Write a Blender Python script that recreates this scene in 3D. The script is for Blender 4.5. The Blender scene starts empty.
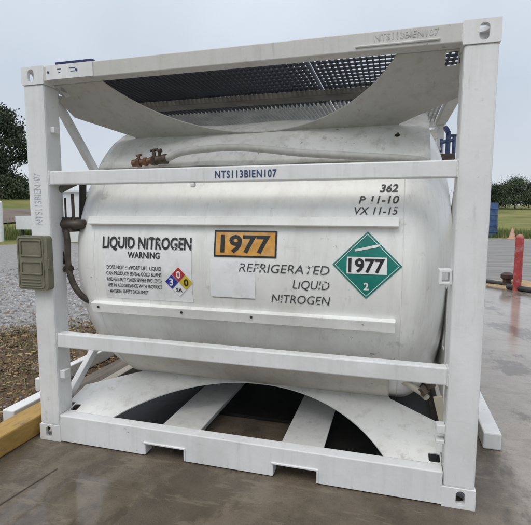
import bpy, bmesh, math, random
import numpy as np
from mathutils import Vector, Matrix, noise
rnd = random.Random(7)
sc = bpy.context.scene
col = sc.collection
W, H, D = 2.991, 2.672, 4.05          # frame of the tank container

# ------------------------------------------------------------------ camera
cam = bpy.data.cameras.new('camera'); co = bpy.data.objects.new('camera', cam); col.objects.link(co)
CP = Vector((2.48911887, -2.60615485, 1.67464337))
xr = Vector((0.96198577, 0.27308718, 0.00260091)).normalized()
fw = Vector((-0.27125299, 0.95654356, -0.10698705)).normalized()
up = xr.cross(fw).normalized()
M = Matrix((xr, up, -fw)).transposed().to_4x4(); M.translation = CP
co.matrix_world = M
cam.sensor_fit = 'HORIZONTAL'; cam.sensor_width = 36; cam.lens = 446.39346 / 531 * 36
cam.clip_start = 0.05; cam.clip_end = 3000
sc.camera = co
# ------------------------------------------------------------------ sky and sun (overcast)
SUN_EL, SUN_AZ = math.radians(56), math.radians(200)   # azimuth from +Y towards +X
w = bpy.data.worlds.new('World'); sc.world = w; w.use_nodes = True
nt = w.node_tree; nt.nodes.clear()
N = nt.nodes.new; L = nt.links.new
out = N('ShaderNodeOutputWorld'); bg = N('ShaderNodeBackground'); bg.inputs[1].default_value = 0.1
sky = N('ShaderNodeTexSky'); sky.sky_type = 'NISHITA'; sky.sun_disc = False
sky.sun_elevation = SUN_EL; sky.sun_rotation = SUN_AZ; sky.dust_density = 4; sky.air_density = 1
tc = N('ShaderNodeTexCoord'); sep = N('ShaderNodeSeparateXYZ'); L(tc.outputs['Generated'], sep.inputs[0])
cr = N('ShaderNodeValToRGB'); L(sep.outputs['Z'], cr.inputs[0])
e = cr.color_ramp.elements
e[0].position = 0.0; e[0].color = (.76, .80, .85, 1)
e[1].position = 1.0; e[1].color = (1.55, 1.58, 1.63, 1)
m1 = e.new(.25); m1.color = (.655, .73, .835, 1)
m2 = e.new(.5); m2.color = (.83, .90, .99, 1)
ns = N('ShaderNodeTexNoise'); ns.inputs['Scale'].default_value = 2.2; ns.inputs['Detail'].default_value = 4
L(tc.outputs['Generated'], ns.inputs[0])
mr = N('ShaderNodeMapRange'); L(ns.outputs[0], mr.inputs[0]); mr.inputs[1].default_value = .3; mr.inputs[2].default_value = .7
mr.inputs[3].default_value = 8.9; mr.inputs[4].default_value = 10.7
vm = N('ShaderNodeVectorMath'); vm.operation = 'SCALE'; L(cr.outputs[0], vm.inputs[0]); L(mr.outputs[0], vm.inputs['Scale'])
mx = N('ShaderNodeMix'); mx.data_type = 'RGBA'; mx.inputs[0].default_value = .9
L(sky.outputs[0], mx.inputs[6]); L(vm.outputs[0], mx.inputs[7])
L(mx.outputs[2], bg.inputs[0]); L(bg.outputs[0], out.inputs[0])
sl = bpy.data.lights.new('sun', 'SUN'); so = bpy.data.objects.new('sun', sl); col.objects.link(so)
sl.energy = 1.1; sl.angle = math.radians(30); sl.color = (1, .97, .92)
sd = Vector((math.sin(SUN_AZ) * math.cos(SUN_EL), math.cos(SUN_AZ) * math.cos(SUN_EL), math.sin(SUN_EL)))
so.rotation_euler = sd.to_track_quat('Z', 'Y').to_euler(); so.location = (0, 0, 40)
vs = sc.view_settings; vs.view_transform = 'Standard'; vs.look = 'None'; vs.gamma = 1; vs.use_curve_mapping = False
vs.exposure = 0.0

# ------------------------------------------------------------------ materials
MATS = {}
def mat(name, base, rough=.5, metal=0., noise_amt=.15, noise_scale=6., bump=0., bump_scale=40., dirt=None, dirt_amt=.0,
        dirt_scale=3., stretch=(1, 1, 1), spec=.5):
    if name in MATS: return MATS[name]
    m = bpy.data.materials.new(name); m.use_nodes = True; t = m.node_tree
    p = t.nodes['Principled BSDF']; n = t.nodes.new; l = t.links.new
    p.inputs['Roughness'].default_value = rough; p.inputs['Metallic'].default_value = metal
    p.inputs['Specular IOR Level'].default_value = spec
    tcn = n('ShaderNodeTexCoord'); mp = n('ShaderNodeMapping'); mp.inputs['Scale'].default_value = stretch
    geo = n('ShaderNodeNewGeometry'); l(geo.outputs['Position'], mp.inputs[0])
    no = n('ShaderNodeTexNoise'); no.inputs['Scale'].default_value = noise_scale; no.inputs['Detail'].default_value = 6
    l(mp.outputs[0], no.inputs[0])
    a = n('ShaderNodeMapRange'); l(no.outputs[0], a.inputs[0]); a.inputs[1].default_value = .3; a.inputs[2].default_value = .7
    a.inputs[3].default_value = 1 - noise_amt; a.inputs[4].default_value = 1 + noise_amt
    v = n('ShaderNodeVectorMath'); v.operation = 'SCALE'; v.inputs[0].default_value = base; l(a.outputs[0], v.inputs['Scale'])
    colout = v.outputs[0]
    if dirt:
        nd = n('ShaderNodeTexNoise'); nd.inputs['Scale'].default_value = dirt_scale; nd.inputs['Detail'].default_value = 9
        nd.inputs['Roughness'].default_value = .7; l(mp.outputs[0], nd.inputs[0])
        r = n('ShaderNodeMapRange'); l(nd.outputs[0], r.inputs[0]); r.inputs[1].default_value = .50; r.inputs[2].default_value = .66
        r.inputs[4].default_value = dirt_amt
        x = n('ShaderNodeMix'); x.data_type = 'RGBA'; l(r.outputs[0], x.inputs[0]); l(colout, x.inputs[6])
        x.inputs[7].default_value = (*dirt, 1); colout = x.outputs[2]
    l(colout, p.inputs['Base Color'])
    if bump:
        nb = n('ShaderNodeTexNoise'); nb.inputs['Scale'].default_value = bump_scale; nb.inputs['Detail'].default_value = 5
        l(geo.outputs['Position'], nb.inputs[0])
        b = n('ShaderNodeBump'); b.inputs['Strength'].default_value = bump; b.inputs['Distance'].default_value = .02
        l(nb.outputs[0], b.inputs['Height']); l(b.outputs[0], p.inputs['Normal'])
    MATS[name] = m; return m

def white_paint(name, base, streak, rust_amt, rough=.42, bump=.06, bs=25):
    """old white paint: broad soiling, vertical rain streaks, rust specks"""
    m = mat(name, base, rough, noise_amt=.05, noise_scale=2.5, bump=bump, bump_scale=bs)
    t = m.node_tree; n = t.nodes.new; l = t.links.new; p = t.nodes['Principled BSDF']
    src = p.inputs['Base Color'].links[0].from_socket
    geo = n('ShaderNodeNewGeometry'); mp = n('ShaderNodeMapping'); mp.inputs['Scale'].default_value = (9, 9, .7)
    l(geo.outputs['Position'], mp.inputs[0])
    s = n('ShaderNodeTexNoise'); s.inputs['Scale'].default_value = 1.6; s.inputs['Detail'].default_value = 7; s.inputs['Roughness'].default_value = .65
    l(mp.outputs[0], s.inputs[0])
    r = n('ShaderNodeMapRange'); l(s.outputs[0], r.inputs[0]); r.inputs[1].default_value = .5; r.inputs[2].default_value = .8; r.inputs[4].default_value = streak
    x = n('ShaderNodeMix'); x.data_type = 'RGBA'; l(r.outputs[0], x.inputs[0]); l(src, x.inputs[6]); x.inputs[7].default_value = (.36, .33, .28, 1)
    k = n('ShaderNodeTexNoise'); k.inputs['Scale'].default_value = 11; k.inputs['Detail'].default_value = 10; k.inputs['Roughness'].default_value = .75
    l(geo.outputs['Position'], k.inputs[0])
    r2 = n('ShaderNodeMapRange'); l(k.outputs[0], r2.inputs[0]); r2.inputs[1].default_value = .635; r2.inputs[2].default_value = .665; r2.inputs[4].default_value = rust_amt
    gt = n('ShaderNodeTexNoise'); gt.inputs['Scale'].default_value = 2.1; gt.inputs['Detail'].default_value = 3; l(geo.outputs['Position'], gt.inputs[0])
    gm = n('ShaderNodeMapRange'); l(gt.outputs[0], gm.inputs[0]); gm.inputs[1].default_value = .54; gm.inputs[2].default_value = .66
    def gated(sock):
        q_ = n('ShaderNodeMath'); q_.operation = 'MULTIPLY'; l(sock, q_.inputs[0]); l(gm.outputs[0], q_.inputs[1]); return q_.outputs[0]
    x2 = n('ShaderNodeMix'); x2.data_type = 'RGBA'; l(gated(r2.outputs[0]), x2.inputs[0]); l(x.outputs[2], x2.inputs[6]); x2.inputs[7].default_value = (.17, .1, .055, 1)
    last = x2.outputs[2]
    for sc_, st_, lo, hi, amt, cc in ((2.1, (11, 9, 1.6), .60, .74, .30, (.30, .29, .27)), (1.9, (2, 5, 9), .62, .76, .22, (.33, .32, .30)), (1.3, (1, 1, 1), .48, .78, .55, (.38, .36, .31)), (26, (1, 1, 1), .645, .68, .8, (.14, .11, .08)), (7, (1, 1, 1), .64, .72, .5, (.34, .32, .28))):
        mq = n('ShaderNodeMapping'); mq.inputs['Scale'].default_value = st_; mq.inputs['Location'].default_value = (sc_, 2 * sc_, .3); l(geo.outputs['Position'], mq.inputs[0])
        q = n('ShaderNodeTexNoise'); q.inputs['Scale'].default_value = sc_; q.inputs['Detail'].default_value = 8; q.inputs['Roughness'].default_value = .62; l(mq.outputs[0], q.inputs[0])
        rr_ = n('ShaderNodeMapRange'); l(q.outputs[0], rr_.inputs[0]); rr_.inputs[1].default_value = lo; rr_.inputs[2].default_value = hi; rr_.inputs[4].default_value = amt * (.6 + streak)
        x3 = n('ShaderNodeMix'); x3.data_type = 'RGBA'; l(gated(rr_.outputs[0]) if sc_ == 26 else rr_.outputs[0], x3.inputs[0]); l(last, x3.inputs[6]); x3.inputs[7].default_value = (*cc, 1); last = x3.outputs[2]
    l(last, p.inputs['Base Color'])
    return m
FRAME = white_paint('frame_white_paint', (.745, .75, .75), .24, 1.0)
TOPP = white_paint('weathered_white_paint', (.58, .575, .555), .55, .8, .55)
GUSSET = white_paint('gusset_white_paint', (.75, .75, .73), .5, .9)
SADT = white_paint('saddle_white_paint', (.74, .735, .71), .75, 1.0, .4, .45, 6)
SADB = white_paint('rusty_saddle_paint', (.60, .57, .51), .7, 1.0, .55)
RAILB = white_paint('beige_rail_paint', (.40, .36, .29), .4, .6, .55)
GUSSET2 = white_paint('worn_shade_toned_gusset_paint', (.50, .495, .465), .8, .9, .5, .7, 4.5)  # underside shade of the top gussets put into the base; streaks are grime
TANK = white_paint('tank_white_paint', (.80, .80, .78), .30, .8, .28, .12, 5)
STRIP = white_paint('strip_white_paint', (.82, .82, .80), .2, .4)
DECALW = mat('decal_white', (.80, .80, .805), .35, noise_amt=.05, noise_scale=10, dirt=(.45, .44, .41), dirt_amt=.4, dirt_scale=6)
GRATE = mat('grating_steel', (.035, .036, .042), .55, .3, noise_amt=.3)
GRATEW = mat('grating_grey_paint', (.30, .30, .29), .6, noise_amt=.25)
BEAMG = mat('grating_beam_paint', (.125, .12, .11), .6, noise_amt=.4)
OLIVE = mat('olive_plastic', (.165, .157, .108), .55, noise_amt=.18, noise_scale=12, bump=.1, bump_scale=60)
BRASS = mat('brass', (.16, .085, .05), .5, .5, noise_amt=.4, noise_scale=30)
BRONZE = mat('dark_valve_metal', (.07, .055, .04), .5, .5, noise_amt=.5, noise_scale=30)
HOSE = mat('hose_rubber', (.40, .39, .37), .55, noise_amt=.12, noise_scale=20)
PIPED = mat('dark_pipe', (.075, .062, .05), .5, .3, noise_amt=.4, noise_scale=12)
BLACKHOLE = mat('black_rubber', (.012, .012, .012), .7)
BLACKINK = mat('black_ink', (.018, .018, .02), .5)
BLUEINK = mat('blue_ink', (.03, .06, .16), .5)
BLUEEDGE = mat('blue_edge_plastic', (.012, .017, .11), .5)
ORANGE = mat('orange_placard', (.62, .30, .055), .45, noise_amt=.22, noise_scale=16, dirt=(.62, .45, .25), dirt_amt=.7, dirt_scale=9)
GREEN = mat('green_placard', (.006, .19, .155), .4, noise_amt=.15, noise_scale=10)
NRED = mat('diamond_red', (.42, .025, .03), .45); NBLUE = mat('diamond_blue', (.02, .035, .27), .45); NYEL = mat('diamond_yellow', (.6, .45, .03), .45)
YELLOW = mat('yellow_timber_paint', (.40, .245, .06), .65, noise_amt=.28, noise_scale=5, bump=.35, bump_scale=22, dirt=(.13, .10, .06), dirt_amt=.95, dirt_scale=5, stretch=(2, .6, 2))
REDP = mat('faded_red_paint', (.36, .045, .045), .45, noise_amt=.2, noise_scale=5, dirt=(.5, .28, .24), dirt_amt=.6, dirt_scale=6)
BLUEP = mat('blue_enamel', (.02, .075, .26), .4, noise_amt=.2)
CONEO = mat('faded_orange_plastic', (.55, .33, .24), .7)
SHED = mat('shed_white', (.72, .73, .74), .5, noise_amt=.05)
DARKTR = mat('shed_dark_trim', (.05, .05, .055), .5)
SAND = mat('sand', (.42, .30, .17), .95, noise_amt=.2, noise_scale=7, bump=.4, bump_scale=50)
KERBM = mat('dark_pipe_rail', (.028, .026, .026), .45, noise_amt=.4)
BARK = mat('bark', (.06, .045, .035), .9, noise_amt=.3)
LEAFA = mat('leaf_dark', (.028, .048, .022), .7, noise_amt=.45, noise_scale=.9)
LEAFB = mat('leaf_mid', (.06, .085, .042), .7, noise_amt=.4, noise_scale=.5)

def worn_ink(name, base, under, lo=.5, hi=.56, scale=18):
    m = mat(name, base, .5, noise_amt=.1); t = m.node_tree; n = t.nodes.new; l = t.links.new; p = t.nodes['Principled BSDF']
    src = p.inputs['Base Color'].links[0].from_socket
    geo = n('ShaderNodeNewGeometry'); k = n('ShaderNodeTexNoise'); k.inputs['Scale'].default_value = scale; k.inputs['Detail'].default_value = 5
    l(geo.outputs['Position'], k.inputs[0]); r = n('ShaderNodeMapRange'); l(k.outputs[0], r.inputs[0]); r.inputs[1].default_value = lo; r.inputs[2].default_value = hi
    x = n('ShaderNodeMix'); x.data_type = 'RGBA'; l(r.outputs[0], x.inputs[0]); l(src, x.inputs[6]); x.inputs[7].default_value = (*under, 1)
    l(x.outputs[2], p.inputs['Base Color']); return m
WORN = worn_ink('worn_black_ink', (.02, .02, .022), (.76, .76, .74), .60, .635, 24)
WORN2 = worn_ink('faded_grey_ink', (.06, .06, .065), (.76, .76, .74), .595, .635, 30)
FADEB = worn_ink('faded_blue_ink', (.40, .42, .50), (.73, .735, .735), .40, .56, 40)
FADEG = worn_ink('faded_grey_stamp', (.36, .355, .34), (.56, .555, .535), .36, .52, 30)

# ------------------------------------------------------------------ helpers
class MB:
    def __init__(s): s.v = []; s.f = []; s.mi = []; s.cur = 0
    def add(s, vs, fs):
        o = len(s.v); s.v += [tuple(p) for p in vs]; s.f += [tuple(i + o for i in f) for f in fs]; s.mi += [s.cur] * len(fs)
    def box(s, x0, x1, y0, y1, z0, z1):
        s.add([(x0, y0, z0), (x1, y0, z0), (x1, y1, z0), (x0, y1, z0), (x0, y0, z1), (x1, y0, z1), (x1, y1, z1), (x0, y1, z1)],
              [(3, 2, 1, 0), (4, 5, 6, 7), (0, 1, 5, 4), (1, 2, 6, 5), (2, 3, 7, 6), (3, 0, 4, 7)])
    def bar(s, a, b, wd, dp, ref=(1, 0, 0)):
        a = Vector(a); b = Vector(b); d = (b - a).normalized(); r = Vector(ref); u = (r - d * r.dot(d)).normalized(); v = d.cross(u)
        q = [(-1, -1), (1, -1), (1, 1), (-1, 1)]
        s.add([a + u * i * wd / 2 + v * j * dp / 2 for i, j in q] + [b + u * i * wd / 2 + v * j * dp / 2 for i, j in q],
              [(3, 2, 1, 0), (4, 5, 6, 7), (0, 1, 5, 4), (1, 2, 6, 5), (2, 3, 7, 6), (3, 0, 4, 7)])
    def tube(s, pts, rad, n=14, cap=True):
        pts = [Vector(p) for p in pts]; rs = rad if isinstance(rad, (list, tuple)) else [rad] * len(pts)
        t0 = (pts[1] - pts[0]).normalized(); u = t0.orthogonal().normalized(); vs = []
        for i, p in enumerate(pts):
            t = (pts[min(i + 1, len(pts) - 1)] - pts[max(i - 1, 0)]).normalized()
            u = (u - t * u.dot(t)).normalized(); v = t.cross(u)
            vs += [p + (u * math.cos(2 * math.pi * k / n) + v * math.sin(2 * math.pi * k / n)) * rs[i] for k in range(n)]
        fs = [(i * n + k, i * n + (k + 1) % n, (i + 1) * n + (k + 1) % n, (i + 1) * n + k) for i in range(len(pts) - 1) for k in range(n)]
        if cap: fs += [tuple(range(n))[::-1], tuple((len(pts) - 1) * n + k for k in range(n))]
        s.add(vs, fs)
    def plate(s, outline, holes, fn, th):
        """2-D outline with holes, mapped by fn(u, v, depth) and given thickness th"""
        bm = bmesh.new(); es = []
        loops = [outline] + list(holes); lv = []
        for lp in loops:
            vv = [bm.verts.new((p[0], p[1], 0)) for p in lp]; lv.append(vv)
            es += [bm.edges.new((vv[i], vv[(i + 1) % len(vv)])) for i in range(len(vv))]
        bmesh.ops.triangle_fill(bm, use_beauty=True, use_dissolve=False, edges=es, normal=(0, 0, 1))
        bm.verts.index_update(); pts = [(v.co.x, v.co.y) for v in bm.verts]; n = len(pts)
        tr = []
        for f in bm.faces:
            t = [v.index for v in f.verts]
            a, b, c = [pts[i] for i in t]
            if (b[0] - a[0]) * (c[1] - a[1]) - (b[1] - a[1]) * (c[0] - a[0]) < 0: t.reverse()
            tr.append(t)
        idx = [[v.index for v in vv] for vv in lv]; bm.free()
        vs = [fn(p[0], p[1], 0) for p in pts] + [fn(p[0], p[1], th) for p in pts]
        fs = [tuple(t) for t in tr] + [tuple(i + n for i in reversed(t)) for t in tr]
        for lp in idx:
            for i in range(len(lp)):
                a, b = lp[i], lp[(i + 1) % len(lp)]; fs.append((a, a + n, b + n, b))
        s.add(vs, fs)
    def build(s, name, mats, parent=None, bevel=0, smooth=False, recalc=True, loc=None):
        me = bpy.data.meshes.new(name); me.from_pydata(s.v, [], s.f)
        if not isinstance(mats, (list, tuple)): mats = [mats]
        for m in mats: me.materials.append(m)
        me.polygons.foreach_set('material_index', s.mi)
        if recalc:
            bm = bmesh.new(); bm.from_mesh(me); bmesh.ops.recalc_face_normals(bm, faces=bm.faces); bm.to_mesh(me); bm.free()
        o = bpy.data.objects.new(name, me); col.objects.link(o)
        if parent:
            o.parent = parent; o.matrix_parent_inverse = Matrix.Translation(-parent_world(parent))
        if smooth: smooth_mesh(me, smooth if isinstance(smooth, (int, float)) and smooth is not True else 40)
        if bevel:
            b = o.modifiers.new('bevel', 'BEVEL'); b.width = bevel; b.segments = 2; b.limit_method = 'ANGLE'; b.angle_limit = math.radians(40)
        me.update(); return o
def parent_world(p):
    return p.location.copy() if p.parent is None else p.location + Vector((0, 0, 0))
def smooth_mesh(me, ang):
    me.polygons.foreach_set('use_smooth', [True] * len(me.polygons))
    try: me.set_sharp_from_angle(angle=math.radians(ang))
    except Exception: pass
def tag(o, label=None, cat=None, group=None, kind=None):
    if label: o['label'] = label
    if cat: o['category'] = cat
    if group: o['group'] = group
    if kind: o['kind'] = kind
    return o
def empty(name, loc, label, cat, group=None):
    o = bpy.data.objects.new(name, None); o.location = loc; o.empty_display_size = .2; col.objects.link(o); return tag(o, label, cat, group)
def structure(o): o['kind'] = 'structure'; return o
def circ(cx, cy, r, n=20, sx=1, sy=1): return [(cx + r * sx * math.cos(2 * math.pi * i / n), cy + r * sy * math.sin(2 * math.pi * i / n)) for i in range(n)]
def slot(cx, cy, w_, h_, n=8):
    r = w_ / 2; p = []
    for i in range(n + 1): a = math.pi * i / n; p.append((cx + r * math.cos(a), cy + h_ / 2 - r + r * math.sin(a)))
    for i in range(n + 1): a = math.pi + math.pi * i / n; p.append((cx + r * math.cos(a), cy - h_ / 2 + r + r * math.sin(a)))
    return p
def rrect(x0, x1, y0, y1, r=.012, n=3):
    p = []
    for cx, cy, a0 in ((x1 - r, y1 - r, 0), (x0 + r, y1 - r, 90), (x0 + r, y0 + r, 180), (x1 - r, y0 + r, 270)):
        for i in range(n + 1): a = math.radians(a0 + 90 * i / n); p.append((cx + r * math.cos(a), cy + r * math.sin(a)))
    return p
def text_tris(body, size, align='LEFT', shear=0., bold=0., sx=1., spacing=1.):
    cu = bpy.data.curves.new('t', 'FONT'); cu.body = body; cu.size = size; cu.align_x = align; cu.shear = shear; cu.offset = bold
    cu.space_character = spacing; cu.resolution_u = 3
    o = bpy.data.objects.new('t', cu); col.objects.link(o); dg = bpy.context.evaluated_depsgraph_get(); dg.update()
    me = o.evaluated_get(dg).to_mesh(); vs = [(v.co.x * sx, v.co.y) for v in me.vertices]; fs = [tuple(p.vertices) for p in me.polygons]
    o.evaluated_get(dg).to_mesh_clear(); bpy.data.objects.remove(o); bpy.data.curves.remove(cu)
    return vs, fs

# ================================================================== GROUND
FH = Vector((fw.x, fw.y)).normalized(); RH = Vector((FH.y, -FH.x))
def polar(az, r):      # az degrees, positive right of the viewing direction
    a = math.radians(az); d = FH * math.cos(a) + RH * math.sin(a); return Vector((CP.x, CP.y)) + d * r
def sstep(a, b, x): t = min(1, max(0, (x - a) / (b - a))); return t * t * (3 - 2 * t)
def hill(az, r):
    k = 1 - sstep(-18, 5, az)
    left = .118 * max(0, r - 30) * (1 if r < 75 else 1) if r < 75 else .118 * 45 + (r - 75) * .02
    right = .040 * max(0, r - 44) if r < 160 else .04 * 116 + (r - 160) * .01
    return left * k + right * (1 - k)
def hill_xy(x, y):
    d = Vector((x - CP.x, y - CP.y)); r = d.length
    az = math.degrees(math.atan2(d.dot(RH), d.dot(FH)))
    return hill(az, r)
m = MB(); rings = [0.5, 4, 10, 20, 28, 32, 36, 40, 44, 50, 56, 62, 70, 80, 95, 110, 130, 160, 200, 280, 400, 700, 1200]; NA = 120
vs_ = []
for r in rings:
    for i in range(NA):
        az = -180 + 360 * i / NA; p = polar(az, r); z = hill(az if abs(az) < 95 else az, r) - .03
        z += .25 * noise.noise(Vector((p.x * .05, p.y * .05, 3))) * sstep(34, 60, r); vs_.append((p.x, p.y, z))
fs_ = [(a * NA + i, a * NA + (i + 1) % NA, (a + 1) * NA + (i + 1) % NA, (a + 1) * NA + i) for a in range(len(rings) - 1) for i in range(NA)] + [tuple(range(NA))]
m.add(vs_, fs_)
def ground_mat(name, stops, scale, rough=.95, bump=.3, bs=30, stretch=(1, 1, 1), detail=8):
    m = bpy.data.materials.new(name); m.use_nodes = True; t = m.node_tree; n = t.nodes.new; l = t.links.new; p = t.nodes['Principled BSDF']
    geo = n('ShaderNodeNewGeometry'); mp = n('ShaderNodeMapping'); mp.inputs['Scale'].default_value = stretch; l(geo.outputs['Position'], mp.inputs[0])
    k = n('ShaderNodeTexNoise'); k.inputs['Scale'].default_value = scale; k.inputs['Detail'].default_value = detail; k.inputs['Roughness'].default_value = .65; l(mp.outputs[0], k.inputs[0])
    c = n('ShaderNodeValToRGB'); l(k.outputs[0], c.inputs[0]); ee = c.color_ramp.elements
    ee[0].position = stops[0][0]; ee[0].color = (*stops[0][1], 1); ee[1].position = stops[-1][0]; ee[1].color = (*stops[-1][1], 1)
    for pos, cc in stops[1:-1]: q = ee.new(pos); q.color = (*cc, 1)
    l(c.outputs[0], p.inputs['Base Color']); p.inputs['Roughness'].default_value = rough; p.inputs['Specular IOR Level'].default_value = .2
    b = n('ShaderNodeBump'); b.inputs['Strength'].default_value = bump; b.inputs['Distance'].default_value = .03
    nb = n('ShaderNodeTexNoise'); nb.inputs['Scale'].default_value = bs; nb.inputs['Detail'].default_value = 4; l(geo.outputs['Position'], nb.inputs[0])
    l(nb.outputs[0], b.inputs['Height']); l(b.outputs[0], p.inputs['Normal']); return m
GRASS = ground_mat('grass_ground', [(.3, (.085, .11, .035)), (.5, (.16, .165, .05)), (.7, (.24, .21, .085))], .16, bump=.6, bs=6)
structure(m.build('grass_terrain', GRASS, smooth=60))

# gravel lot on the left
GRAVEL = ground_mat('gravel', [(.3, (.16, .152, .148)), (.5, (.265, .258, .255)), (.7, (.36, .352, .345))], 9, bump=.9, bs=28)
def sheet(name, pts, z, mt):
    m = MB(); m.add([(x, y, z) for x, y in pts], [tuple(range(len(pts)))]); return structure(m.build(name, mt))
gp = [(-.14, -14), (-.14, 24), polar(-8, 31.5), polar(-20, 31), polar(-34, 30.5), polar(-60, 29), (-24, -14)]
sheet('gravel_lot', [tuple(p) for p in gp], -.012, GRAVEL)
LIT = ground_mat('leaf_litter', [(.3, (.06, .045, .03)), (.5, (.125, .088, .054)), (.7, (.20, .15, .09))], 5, bump=.8, bs=40)
sheet('leaf_litter_strip', [(-.13, -1.5), (-.13, 7), (-.9, 5.6), (-1.35, 4.0), (-1.75, 3.2), (-2.3, 2.65), (-3.3, 2.0), (-4.4, 1.4), (-4.6, -1.5)], -.007, LIT)
# asphalt road beyond the pad on the right
ROAD = ground_mat('old_asphalt', [(.3, (.15, .145, .145)), (.5, (.21, .205, .2)), (.68, (.30, .27, .235))], .9, rough=.75, bump=.25, bs=40, stretch=(.35, 2.0, 1))
sheet('asphalt_road', [(0, 10), (5.0, 8.7), (16, -4), (60, -4), tuple(polar(60, 44)), tuple(polar(36, 38)), tuple(polar(20, 36)), tuple(polar(2, 35)), (0, 25)], -.016, ROAD)
# hill road on the left, following the terrain
m = MB(); P_ = []
for i in range(25):
    az = -46 + i * 1.6
    for rr in (38 + (az + 30) * .28, 47 + (az + 30) * .34):
        p = polar(az, rr); P_.append((p.x, p.y, hill(az, rr) + .10))
m.add(P_, [(2 * i, 2 * i + 2, 2 * i + 3, 2 * i + 1) for i in range(24)])
HROAD = ground_mat('dirt_road', [(.3, (.12, .095, .08)), (.7, (.2, .165, .14))], .6, bump=.3)
structure(m.build('dirt_road', HROAD))

# wet concrete pad
CONC = bpy.data.materials.new('wet_concrete'); CONC.use_nodes = True
t = CONC.node_tree; n = t.nodes.new; l = t.links.new; p = t.nodes['Principled BSDF']
geo = n('ShaderNodeNewGeometry')
def tn(scale, detail=6, rough=.6, src=None, stretch=None):
    k = n('ShaderNodeTexNoise'); k.inputs['Scale'].default_value = scale; k.inputs['Detail'].default_value = detail; k.inputs['Roughness'].default_value = rough
    if stretch:
        mp = n('ShaderNodeMapping'); mp.inputs['Scale'].default_value = stretch; l(geo.outputs['Position'], mp.inputs[0]); l(mp.outputs[0], k.inputs[0])
    else: l(geo.outputs['Position'], k.inputs[0])
    return k.outputs[0]
def ramp(x, a, b, c=0., d=1.):
    r = n('ShaderNodeMapRange'); r.interpolation_type = 'SMOOTHSTEP'; l(x, r.inputs[0]); r.inputs[1].default_value = a; r.inputs[2].default_value = b
    r.inputs[3].default_value = c; r.inputs[4].default_value = d; return r.outputs[0]
def math_(op, a, b):
    q = n('ShaderNodeMath'); q.operation = op
    for i, z in enumerate((a, b)):
        if isinstance(z, (int, float)): q.inputs[i].default_value = z
        else: l(z, q.inputs[i])
    return q.outputs[0]
sp = n('ShaderNodeSeparateXYZ'); l(geo.outputs['Position'], sp.inputs[0])
big = tn(.9, 5); fine = tn(7, 8, .7); streak = tn(1.5, 6, .6, stretch=(.6, 3, 1))
c1 = n('ShaderNodeValToRGB'); l(math_('ADD', math_('MULTIPLY', big, .55), math_('MULTIPLY', fine, .45)), c1.inputs[0])
ee = c1.color_ramp.elements; ee[0].position = .36; ee[0].color = (.062, .048, .032, 1); ee[1].position = .66; ee[1].color = (.175, .142, .102, 1)
# wetness: right side of the pad stands under a film of water, plus the puddle before the left fork pocket
right = ramp(math_('ADD', sp.outputs[0], math_('MULTIPLY', big, .9)), 3.1, 4.0)
px_ = math_('ADD', sp.outputs[0], math_('MULTIPLY', math_('SUBTRACT', fine, .5), .22)); py_ = math_('ADD', sp.outputs[1], math_('MULTIPLY', math_('SUBTRACT', big, .5), .3))
slab = ramp(math_('ADD', sp.outputs[0], math_('MULTIPLY', fine, .25)), 3.28, 3.5)      # paler base colour right of the frame
mxs = n('ShaderNodeMix'); mxs.data_type = 'RGBA'; l(slab, mxs.inputs[0]); l(c1.outputs[0], mxs.inputs[6])
c2 = n('ShaderNodeValToRGB'); l(math_('ADD', math_('MULTIPLY', big, .55), math_('MULTIPLY', fine, .45)), c2.inputs[0])
e2 = c2.color_ramp.elements; e2[0].position = .36; e2[0].color = (.24, .21, .18, 1); e2[1].position = .64; e2[1].color = (.37, .33, .29, 1)
l(c2.outputs[0], mxs.inputs[7])
def layer(prev, fac, colr):
    q = n('ShaderNodeMix'); q.data_type = 'RGBA'; l(fac, q.inputs[0]); l(prev, q.inputs[6]); q.inputs[7].default_value = (*colr, 1); return q.outputs[2]
cc = mxs.outputs[2]
cc = layer(cc, ramp(tn(140, 3, .6), .60, .72, 0, .55), (.26, .22, .17))           # pale grit
cc = layer(cc, ramp(tn(90, 3, .6), .60, .70, 0, .6), (.03, .024, .018))           # dark grit
cc = layer(cc, ramp(tn(1.1, 9, .72, stretch=(1, .55, 1)), .515, .585, 0, .5), (.042, .033, .023))   # damp stains
cc = layer(cc, ramp(tn(3.2, 10, .75, stretch=(.5, 2.2, 1)), .55, .61, 0, .45), (.22, .18, .13))    # dried silt
l(cc, p.inputs['Base Color'])
pud = math_('MULTIPLY', math_('MULTIPLY', ramp(px_, .55, .60), ramp(px_, 1.12, 1.06)), math_('MULTIPLY', ramp(py_, -1.15, -1.05), ramp(py_, -.25, -.31)))
pud2 = math_('MULTIPLY', math_('MULTIPLY', ramp(px_, .40, .44), ramp(px_, .54, .50)), math_('MULTIPLY', ramp(py_, -1.1, -1.0), ramp(py_, -.2, -.26)))
patch = ramp(big, .56, .66)
wet = math_('MAXIMUM', math_('MAXIMUM', math_('MULTIPLY', right, .84), math_('MAXIMUM', pud, pud2)), math_('MULTIPLY', patch, .55))
l(ramp(math_('ADD', wet, math_('MULTIPLY', math_('SUBTRACT', fine, .5), .25)), 0, 1, .48, .07), p.inputs['Roughness'])
b = n('ShaderNodeBump'); b.inputs['Distance'].default_value = .012; l(math_('ADD', tn(60, 4), math_('MULTIPLY', fine, .6)), b.inputs['Height'])
l(ramp(wet, 0, 1, .45, .02), b.inputs['Strength']); l(b.outputs[0], p.inputs['Normal'])
p.inputs['Specular IOR Level'].default_value = .5
PK = [(.6, 13.75), (4.737, 9.16), (5.47, 8.35), (13.5, -.55), (14, -14)]
sheet('concrete_pad', [(-.12, -14), (14, -14), (13.5, -.55), (5.47, 8.35), (4.737, 9.16), (.6, 13.75), (-.12, 13.75)], 0, CONC)
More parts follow.
